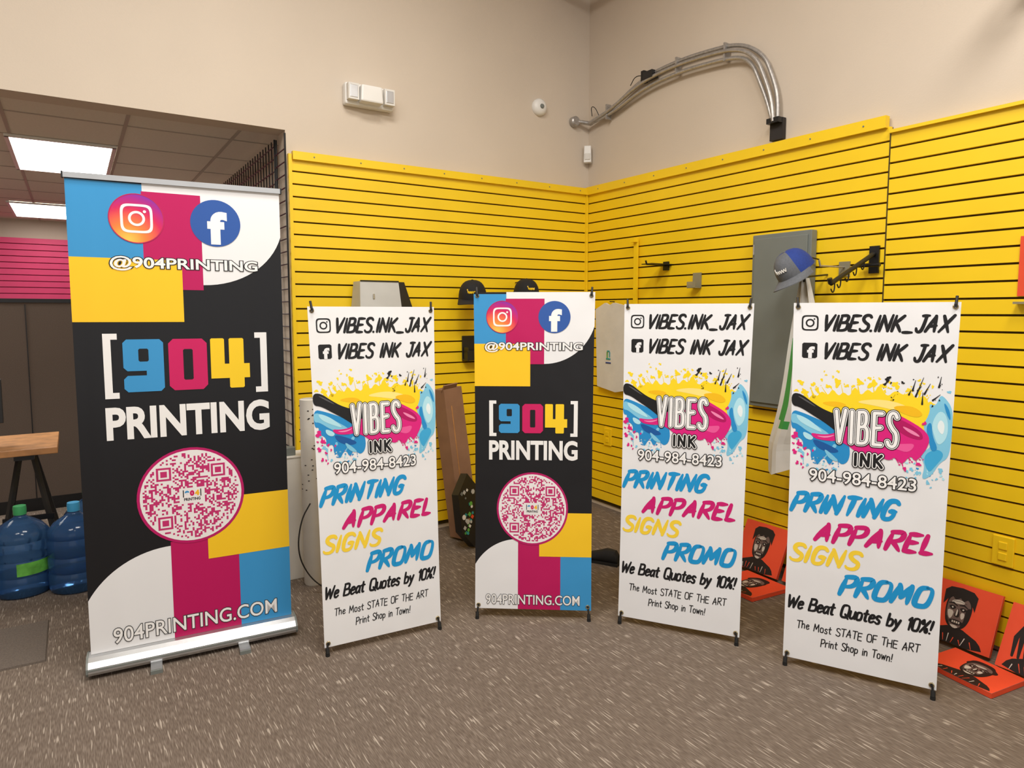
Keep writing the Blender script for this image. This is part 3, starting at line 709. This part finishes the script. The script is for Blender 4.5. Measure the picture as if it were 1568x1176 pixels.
def faceout(b):
    y=1.92
    b.box((X0-.014,y,1.83),(.012,.05,.14),'blackm')
    b.tube([(X0-.02,y,1.86),(X0-.36,y+.02,1.70)],.012,'blackm')
    b.tube([(X0-.36,y+.02,1.70),(X0-.372,y+.02,1.725)],.012,'blackm')
    for t in (.2,.4,.6,.8,.95):
        x=X0-.02-.34*t;z=1.86-.16*t
        b.tube(smoothpts([(x,y+.01,z),(x,y+.01,z-.04),(x-.015,y+.01,z-.055),(x-.03,y+.01,z-.035)],2),.0035,'blackm',n=6)
    b.tube([(X0-.05,y-.05,1.80),(X0-.05,y+.06,1.80)],.01,'blackm')
single('waterfall_faceout_hook',faceout,smooth=True)
def hook3(b):
    b.tube([(X0-.01,2.08,1.80),(X0-.22,2.09,1.80),(X0-.23,2.09,1.83)],.005,'steel');b.box((X0-.012,2.08,1.79),(.008,.06,.08),'acryl')
single('slatwall_peg_hook',hook3)
single('wall_poster',lambda b:(b.box((X0-.012,1.13,1.76),(.006,.30,.26),'red'),b.box((X0-.0155,1.09,1.76),(.001,.16,.18),'label'),b.box((X0-.03,1.13,1.60),(.05,.3,.01),'acryl')))
def brk(b):
    b.box((X0+.003,1.27,2.96),(.03,.07,.10),'black');b.tube([(X0-.0,1.27,2.97),(X0-.12,1.27,3.02)],.012,'black');b.box((X0-.18,1.25,3.04),(.12,.12,.10),'black')
single('camera_wall_bracket',brk,bevel=.004)
def hat(name,c,crown,brim,yaw,pitch=0,roll=0,logo=None,hookdir=None,crown2=None,sc_=1.0,split=-.15,logoscale=1.0):
    c=Vector(c);root=empty(name,c)
    R=(Matrix.Rotation(yaw,3,'Z')@Matrix.Rotation(pitch,3,'X')@Matrix.Rotation(roll,3,'Y'))*sc_
    b=MB();n=28;rows=8
    vs=[];
    for i in range(rows+1):
        ph=i/rows*PI/2
        for j in range(n):
            a=2*PI*j/n;r=math.cos(ph)**.7 if i<rows else 0.02
            front=1+.10*max(0,-math.sin(a))*math.sin(ph*2)
            v=Vector((r*.090*math.cos(a),r*.10*math.sin(a)*front,.115*math.sin(ph)))
            vs.append(c+R@v)
    fa=[];fb=[]
    for i in range(rows):
        for j in range(n):
            a=2*PI*(j+.5)/n
            (fa if math.sin(a)<split or not crown2 else fb).append((i*n+j,i*n+(j+1)%n,(i+1)*n+(j+1)%n,(i+1)*n+j))
    b.add(vs,fa,crown)
    if fb: b.add(vs,fb,crown2)
    b.lathe(c+R@Vector((0,0,.113)),[(.008,0),(.008,.004),(.002,.007)],brim,n=12,rot=R)
    b.obj('crown',root,smooth=True)
    b=MB();vs=[];fs=[];m=18;q=4
    for k in (0,1):
        for i in range(m+1):
            a=-PI*.96+(PI*.92)*i/m
            x0,y0=.090*math.cos(a),.10*math.sin(a);L=.078*math.sin(PI*i/m)**.55
            for t in range(q+1):
                tt=t/q
                vs.append(c+R@Vector((x0*(1+.05*tt),y0-L*tt,.004-k*.004-tt*.010-2.6*(x0**2)*tt)))
    o2=(m+1)*(q+1)
    for k in (0,1):
        for i in range(m):
            for t in range(q):
                a=k*o2+i*(q+1)+t;fs.append((a,a+1,a+q+2,a+q+1))
    for i in range(m):
        a=i*(q+1)+q;fs.append((a,a+q+1,o2+a+q+1,o2+a))
    b.add(vs,fs,brim);b.obj('brim',root,smooth=True)
    if logo:
        b=MB()
        pts=[]
        for i in range(37):
            u=i/36;a=-PI/2+(u-.5)*1.05*logoscale;z=.052+.008*math.sin(u*40)+(.012 if i<5 else 0)
            r=math.cos(math.asin(min(1,z/.115)))**.7
            front=1+.10*max(0,-math.sin(a))*math.sin(math.asin(z/.115)*2)
            pts.append(c+R@Vector((r*.092*math.cos(a),r*.1025*math.sin(a)*front,z)))
        b.tube(pts,.0022,logo,n=6)
        b.obj('embroidery',root,smooth=True)
    if hookdir is not None:
        b=MB();b.tube([c+R@Vector((0,.03,.1)),Vector(hookdir)],.004,'blackm');b.obj('peg',root)
hat('baseball_cap',(X0-.25,2.205,1.775),'greyt','greyt',math.radians(-88),math.radians(30),math.radians(-18),'white',(X0-.03,2.22,1.85),crown2='navy',sc_=1.08,split=-.55,logoscale=.8)
hat('baseball_cap',(2.34,Y0-.17,1.655),'blkt','blkt',math.radians(-35),math.radians(10),0,'yellow',(2.38,Y0-.012,1.75),sc_=1.1,logoscale=.6)
hat('baseball_cap',(2.79,Y0-.17,1.68),'blkt','blkt',math.radians(-15),math.radians(5),0,'yellow',(2.80,Y0-.012,1.78),sc_=1.05,logoscale=.6)
single('black_card_holder',lambda b:(b.box((2.42,Y0-.013,1.30),(.16,.008,.18),'black'),b.box((2.42,Y0-.053,1.22),(.16,.08,.008),'black'),b.box((2.42,Y0-.09,1.25),(.16,.008,.07),'black'),b.box((2.35,Y0-.053,1.26),(.006,.08,.10),'black')),bevel=.002)
def disp(b):
    x0,x1,y=1.51,1.79,Y0-.16
    vs=[(x0,y-.05,1.50),(x1+.01,y-.05,1.50),(x1,y,1.755),(x0+.02,y,1.755),(x0,y+.14,1.50),(x1+.08,y+.14,1.50),(x1+.02,y+.12,1.755),(x0+.02,y+.12,1.755)]
    b.add(vs,[(0,1,2,3),(3,2,6,7),(4,7,6,5),(0,3,7,4)],'ltgrey')
    b.add([(x1+.01,y-.05,1.50),(x1+.12,y-.02,1.50),(x1+.045,y+.01,1.755),(x1,y,1.755),(x1+.02,y+.12,1.755),(x1+.10,y+.12,1.50)],[(0,1,2,3),(1,5,4,2),(2,4,3)],'black')
    b.box(((x0+x1)/2,y-.03,1.49),(.36,.02,.03),'black');b.tube([((x0+x1)/2,y+.1,1.70),((x0+x1)/2,Y0-.005,1.70)],.008,'blackm')
    b.tube([(x0+.02,y-.004,1.758),(x1,y-.004,1.758)],.004,'black',n=6)
    b.box((x0+.10,y-.027,1.66),(.012,.002,.03),'alu')
single('folded_display_case',disp)
def drape(name,pts,th,k,extra=None):
    b=MB();n=len(pts);vs=[Vector(p) for p in pts]+[Vector(p)+Vector(th) for p in pts]
    b.add(vs,[tuple(range(n)),tuple(reversed(range(n,2*n)))]+[(i,(i+1)%n,n+(i+1)%n,n+i) for i in range(n)],k)
    if extra: extra(b)
    return b.obj(name,bevel=.003)
def shirt(b0=None):
    def ex(b):
        x=X0-.053
        for (dy,dz,w,h,k) in ((0,0,.05,.012,'teal'),(.012,.03,.012,.05,'label'),(-.015,.035,.010,.04,'teal'),(.0,-.03,.06,.01,'navy'),(.0,.06,.03,.010,'teal')):
            b.box((x,3.93+dy,1.20+dz),(.002,w,h),k)
        b.tube([(X0-.008,3.92,1.64),(X0-.05,3.92,1.64)],.004,'blackm')
    x=X0-.05
    pts=[(x,4.09,1.58),(x,3.98,1.63),(x,3.93,1.61),(x,3.88,1.63),(x,3.72,1.60),(x,3.70,.98),(x,3.85,.95),(x,4.06,.98)]
    drape('hanging_tshirt',pts,(.02,0,0),'cloth',ex)
shirt()
def flag():
    b=MB();rows=24;cols=12;vs=[]
    for k in (0,1):
        for i in range(rows+1):
            t=i/rows
            z=1.74-1.10*t
            # gathered at the top, opening downwards, drawn back in at the hem corner
            yl=2.205+.185*min(1,t*1.18)**1.3+.010*math.sin(t*7)
            w=.05+.30*min(1,t*1.6)
            for j in range(cols+1):
                s=j/cols
                hem=max(0,(t-.80)/.20)
                vs.append((X0-.22+(.010+.018*t)*math.sin(s*13+t*2)+.006*k, yl-w*s-.02*hem*(1-s), z+hem*(.16*abs(s-.12))))
    o2=(rows+1)*(cols+1)
    for i in range(rows):
        for j in range(cols):
            a=i*(cols+1)+j
            t=i/rows;k='cloth'
            if .22<t<.72:
                e=1.2-.9*math.sin((t-.22)*6)
                if e<j<e+2.2: k='green'
                elif e+2.2<=j<e+3.4: k='cloth'
                elif e+3.4<=j<e+6: k='teal'
            b.add([vs[a],vs[a+1],vs[a+cols+2],vs[a+cols+1]],[(0,1,2,3)],k)
            b.add([vs[o2+a],vs[o2+a+1],vs[o2+a+cols+2],vs[o2+a+cols+1]],[(3,2,1,0)],'cloth')
    b.tube([(X0-.005,2.18,1.765),(X0-.23,2.18,1.745)],.005,'blackm',n=8)
    b.tube([(X0-.22,2.18,1.75),(X0-.22,2.18,1.72)],.006,'blackm',n=8)
    b.obj('hanging_fabric_flag',smooth=True)
flag()

# ------------------------------------------------------------------ portrait canvases on the floor
def portrait(name,TL,TR,BL,BR,seed):
    W=.30;s=Art(W,W,100,100,seed);R=s.rng
    rd=(.80,.080,.03);s.base(rd)
    K=(.015,.01,.01);T1=(.15,.10,.09);T2=(.58,.53,.48);BE=(.66,.62,.58)
    dx=R.uniform(-4,4);X=lambda *p:[(a+dx,b) for a,b in p]
    s.poly(X((8,100),(16,84),(32,77),(42,72),(60,72),(70,77),(86,84),(94,100)),K,1,sm=1)
    if seed%3==0:
        for i in range(9):
            a=25+i*6.2;s.ribbon([s.P(a+dx,20+abs(i-4)*3),s.P(a+dx-3+(i-4),50),s.P(a+dx+(i-4)*1.6,78)],[.009,.010,.005],K,2)
    elif seed%3==1:  # flat-topped hair with a jagged fringe
        s.poly(X((28,40),(27,16),(34,9),(50,7),(66,9),(73,16),(72,40),(66,28),(60,24),(55,29),(50,24),(44,29),(39,24),(33,30)),K,5,sm=0)
    else:
        s.blob(50+dx,28,21,K,2,irr=.15,n=30,sy=.8)
    s.poly(X((32,34),(36,22),(50,18),(64,22),(69,34),(68,55),(63,70),(50,79),(37,70),(33,54)),K,3,sm=2)
    s.poly(X((34,34),(38,24),(50,20),(62,24),(67,34),(66,54),(60,68),(50,76),(40,68),(35,54)),T1,4,sm=2)
    s.poly(X((39,31),(47,27),(56,28),(58,32),(48,34),(40,35)),T2,5,sm=1)
    s.poly(X((36,46),(45,47),(44,57),(41,62),(37,54)),T2,5,sm=1)
    s.poly(X((54,47),(60,46),(60,55),(56,58)),T2,5,sm=1)
    s.poly(X((42,70),(50,69),(56,71),(50,75)),T2,7,sm=1)
    s.poly(X((60,40),(68,34),(68,54),(62,68),(56,72),(61,58)),K,5,sm=2)
    s.poly(X((40,63),(46,60),(55,60),(61,63),(57,68),(44,68)),K,6,sm=1)
    for i in range(4): s.rect(45+dx+i*3,62.2,47+dx+i*3,65.5,T2,7)
    for e in (42,57):
        s.poly(X((e-6,41),(e,37.5),(e+6,41),(e,46)),K,6,sm=1)
        s.ribbon([s.P(e-6+dx,36),s.P(e+dx,34),s.P(e+6+dx,37.5)],[.002,.0042,.002],K,6)
        s.blob(e+dx,41.5,1.3,BE,7,n=8)
    s.poly(X((49,42),(51,42),(54,54),(50,57),(45.5,54)),K,6,sm=1)
    s.poly(X((48.4,43),(50.4,43),(50.4,53),(47.8,54.5)),T2,7,sm=1)
    s.ribbon([s.P(41+dx,31),s.P(50+dx,29.5),s.P(60+dx,31)],[.0008]*3,K,7)
    s.ribbon([s.P(37+dx,58),s.P(40+dx,64),s.P(42+dx,72)],[.001,.002,.001],K,7)
    for i in range(8):
        a=22+i*7.5;s.ribbon([s.P(a+dx,88+R.uniform(-3,3)),s.P(a+R.uniform(-4,4)+dx,98)],[.002,.001],(rd if i%3 else BE),3)
    root=empty(name,(Vector(BL)+Vector(BR))/2)
    mp,N=s.build('painted_face',TL,TR,BL,BR,root,'paint',dn=.0003)
    b=MB();c=[Vector(q) for q in (TL,TR,BR,BL)];q=[p-N*.002 for p in c]+[p-N*.022 for p in c]
    b.add(q,[(3,2,1,0),(4,5,6,7),(0,1,5,4),(1,2,6,5),(2,3,7,6),(3,0,4,7)],'red');b.obj('stretched_canvas',root)
portrait('portrait_canvas_painting',(3.455,1.545,.285),(3.455,1.245,.285),(3.355,1.55,.022),(3.355,1.25,.022),1)
portrait('portrait_canvas_painting',(3.44,1.20,.28),(3.42,.90,.28),(3.31,1.21,.024),(3.29,.91,.024),3)
portrait('portrait_canvas_painting',(3.33,1.375,.024),(3.28,1.08,.024),(3.09,1.41,.024),(3.04,1.115,.024),2)
portrait('portrait_canvas_painting',(3.455,2.62,.285),(3.455,2.32,.285),(3.33,2.62,.024),(3.33,2.32,.024),4)
portrait('portrait_canvas_painting',(3.31,2.50,.024),(3.29,2.20,.024),(3.02,2.53,.024),(3.00,2.23,.024),5)
portrait('portrait_canvas_painting',(3.455,2.29,.28),(3.455,1.99,.28),(3.34,2.29,.024),(3.34,1.99,.024),6)

# ------------------------------------------------------------------ stuff behind banners
def roll(b):
    b.lathe((1.10,3.78,0),[(.05,0),(.055,.01),(.055,1.07),(.045,1.075),(.043,1.0),(.001,1.0)],'paper',n=28)
    R=random.Random(2)
    for i in range(40):
        a=R.uniform(PI*1.0,PI*2.0);z=R.uniform(.55,1.02);p=Vector((1.10+.0555*math.cos(a),3.78+.0555*math.sin(a),z))
        b.box(p,(.009,.002,.005),'ink',rot=Matrix.Rotation(a+PI/2,3,'Z'))
single('vinyl_roll',roll,smooth=True)
def wbox(b):
    c=Vector((1.00,3.97,.36))
    b.box(c,(.24,.16,.72),'paper');b.box(c+Vector((0,0,.366)),(.25,.17,.012),'paper');b.box(c+Vector((-.03,-.03,.395)),(.16,.06,.05),'grayp')
single('storage_carton',wbox,bevel=.004)
single('power_cable',lambda b:b.tube(smoothpts([(1.06,3.68,.50),(1.0,3.66,.42),(.97,3.64,.25),(1.03,3.64,.10),(1.12,3.60,.015),(1.22,3.56,.006),(1.4,3.5,.006)],3),.004,'black',n=8))
def tallbox(b):
    rt=Matrix.Rotation(math.radians(14),3,'Z')@Matrix.Rotation(math.radians(-5),3,'Y')@Matrix.Rotation(math.radians(-4),3,'X')
    c=Vector((2.16,4.02,.535))
    b.box(c,(.16,.12,1.03),'card',rot=rt)
    b.box(c+rt@Vector((-.03,-.061,-.05)),(.008,.002,.90),'wood',rot=rt)
    b.box(c+rt@Vector((-.02,-.05,.52)),(.12,.01,.06),'card',rot=rt@Matrix.Rotation(.6,3,'X'))
single('tall_cardboard_box',tallbox,bevel=.003)
def hexs():
    b=MB();c=Vector((2.14,3.82,.25));R=random.Random(4);rt=Matrix.Rotation(math.radians(18),3,'Z')@Matrix.Rotation(math.radians(-8),3,'X')
    vs=[]
    for t in (-.03,.03):
        for i in range(6):
            a=PI/6+i*PI/3;vs.append(c+rt@Vector((.12*math.cos(a),t,.245*math.sin(a)+.0)))
    b.add(vs,[tuple(range(6)),tuple(reversed(range(6,12)))]+[(i,(i+1)%6,6+(i+1)%6,6+i) for i in range(6)],'black')
    ks=['white','red','label','teal','ltgrey','ltgrey','wood','grayp']
    for i in range(30):
        x,z=R.uniform(-.085,.085),R.uniform(-.15,.15);r=R.uniform(.008,.018)
        b.lathe(c+rt@Vector((x,-.0305-.0006*(i%4),z)),[(r,0),(r,.001)],R.choice(ks),n=R.choice((6,10,4,3)),rot=rt@Matrix.Rotation(PI/2,3,'X'))
    b.obj('stickered_display_board')
hexs()
def shoe(b):
    c=Vector((2.70,3.14,0));rt=Matrix.Rotation(.5,3,'Z')
    vs=[];rows=[(-.13,.03,.06),(-.11,.04,.09),(-.05,.043,.095),(.0,.044,.075),(.06,.05,.055),(.11,.045,.045),(.14,.025,.03)]
    n=12
    for y,w,h in rows:
        for j in range(n):
            a=2*PI*j/n;vs.append(c+rt@Vector((w*math.cos(a),y,max(0.0,h/2+h/2*math.sin(a)))))
    fs=[(i*n+j,i*n+(j+1)%n,(i+1)*n+(j+1)%n,(i+1)*n+j) for i in range(len(rows)-1) for j in range(n)]+[tuple(range(n)),tuple((len(rows)-1)*n+j for j in range(n))]
    b.add(vs,fs,'blkt');b.box(c+Vector((0,0,.008)),(.09,.27,.016),'rubber',rot=rt)
single('black_shoe',shoe,smooth=True)

# ------------------------------------------------------------------ left room objects
def jug(x,y,capk,lab=False):
    r=empty('water_jug',(x,y,0));b=MB()
    prof=[(.10,0),(.128,.008),(.135,.03),(.135,.10),(.129,.115),(.135,.13),(.135,.19),(.129,.205),(.135,.22),(.135,.29),(.129,.305),(.134,.32),(.130,.345),(.10,.385),(.055,.415),(.032,.43),(.028,.44),(.028,.468)]
    b.lathe((x,y,0),prof,'water',n=40);b.obj('bottle',r,smooth=True)
    b=MB();b.lathe((x,y,.455),[(.031,-.012),(.032,.02),(.030,.036),(.012,.038)],capk,n=24);b.obj('cap',r,smooth=True)
    if lab:
        b=MB();n=16;vs=[]
        for i in range(n+1):
            a=-PI*.55+PI*.4*i/n
            for z in (.13,.20): vs.append((x+.1365*math.cos(a),y+.1365*math.sin(a),z))
        b.add(vs,[(2*i,2*i+2,2*i+3,2*i+1) for i in range(n)],'label');b.obj('label',r)
jug(-.295,4.55,'capg',True);jug(-.045,4.47,'capb');jug(.03,4.78,'capg');jug(-.58,4.53,'capb')
def part(b):
    b.box((-.02,6.42,.83),(1.22,.05,1.62),'brown',rot=None)
    b.box((-.02,6.42,1.648),(1.25,.065,.03),'blackm');b.box((-.02,6.42,.05),(1.25,.06,.10),'blackm')
    for x in (-.64,.60): b.box((x,6.42,.83),(.03,.06,1.64),'blackm')
    b.box((-.30,6.392,.85),(.006,.006,1.54),'blackm')
single('cubicle_partition',part)
def table():
    r=empty('trestle_table',(-.85,5.15,0));b=MB()
    b.box((-.86,5.14,.735),(1.5,.62,.04),'wood');b.obj('top',r,bevel=.004)
    b=MB()
    for x in (-.28,-1.4):
        for (y0,y1) in ((5.10,4.93),(5.18,5.40)):
            for dx in (-.10,.10):
                b.tube([(x+dx*.3,y0,.70),(x+dx*1.6,y1,.0)],.018,'black',n=6)
        b.box((x,5.14,.70),(.10,.5,.04),'black');b.box((x,4.99,.30),(.26,.02,.03),'black')
    b.obj('trestle_legs',r)
table()
def monitor(b):
    b.box((-.59,5.10,1.02),(.42,.03,.27),'black');b.tube([(-.6,5.12,.77),(-.6,5.12,.95)],.015,'black');b.box((-.6,5.12,.762),(.2,.14,.014),'black')
single('computer_monitor',monitor,bevel=.004)
single('bankers_box',lambda b:(b.box((.20,5.75,.17),(.38,.30,.34),'grayp'),b.box((.20,5.75,.345),(.40,.32,.03),'black')),bevel=.006)
def chest(b):
    b.box((-1.25,7.4,.6),(.9,.5,1.2),'brown');b.box((-1.25,7.14,.6),(.86,.01,1.1),'black');b.box((-1.25,7.4,1.3),(.3,.3,.2),'white')
single('storage_cabinet',chest,bevel=.004)
single('door_mat',lambda b:b.add([Vector(p) for p in ((-1.2,3.60,.0),(-.17,3.56,.0),(-.17,4.04,.0),(-1.2,4.04,0),(-1.2,3.60,.008),(-.175,3.565,.008),(-.175,4.035,.008),(-1.2,4.035,.008))],[(4,5,6,7),(0,1,5,4),(1,2,6,5),(2,3,7,6),(3,0,4,7),(3,2,1,0)],'mat'))
single('sprinkler_pipe',lambda b:(b.tube([(3.13,-2,3.985),(3.13,4.27,3.985)],.03,'redpipe',n=16),b.tube([(3.13,3.6,4.0),(3.13,3.6,HC)],.012,'steel'),b.tube([(3.13,0,4.0),(3.13,0,HC)],.012,'steel')),smooth=True)

# ------------------------------------------------------------------ lighting
LC=(1,.955,.89)
def troffer(x,y,e,sx=1.2,sy=.6,z=4.3):
    r=empty('ceiling_light_fixture',(x,y,z));b=MB();b.box((x,y,z+.05),(sx+.06,sy+.06,.08),'white');b.obj('housing',r)
    b=MB()
    for dx in(-.4,.4): b.tube([(x+dx,y,z+.09),(x+dx,y,HC)],.005,'steel')
    b.obj('hangers',r)
    l=bpy.data.lights.new('lamp','AREA');l.shape='RECTANGLE';l.size=sx;l.size_y=sy;l.energy=e;l.color=LC
    o=bpy.data.objects.new('lamp',l);o.location=(x,y,z);COL.objects.link(o);o.parent=r;o.matrix_parent_inverse=Matrix.Translation((-x,-y,-z))
troffer(.6,.6,80);troffer(2.2,.2,60);troffer(.9,2.3,62);troffer(-1.2,1.6,48)
l=bpy.data.lights.new('storeroom_fill','AREA');l.size=1;l.energy=62;l.color=LC  # added fill light without a fixture, brightens the storeroom beyond its ceiling panels
o=bpy.data.objects.new('storeroom_fill',l);o.location=(-1.2,6.5,2.66);COL.objects.link(o)
w=bpy.data.worlds.new('World');sc.world=w;w.use_nodes=True
w.node_tree.nodes['Background'].inputs[0].default_value=(1,.975,.95,1);w.node_tree.nodes['Background'].inputs[1].default_value=.90

# ------------------------------------------------------------------ camera
cd=bpy.data.cameras.new('camera');cd.sensor_width=36;cd.lens=1030/1568*36;cd.shift_y=-20/1568
co=bpy.data.objects.new('camera',cd);COL.objects.link(co)
th=math.radians(33.1)
co.location=(0,0,1.56);co.rotation_euler=(math.radians(85),0,-th)
cd.clip_start=.05;sc.camera=co
try:
    sc.view_settings.view_transform='Standard';sc.view_settings.look='None'
except Exception: pass
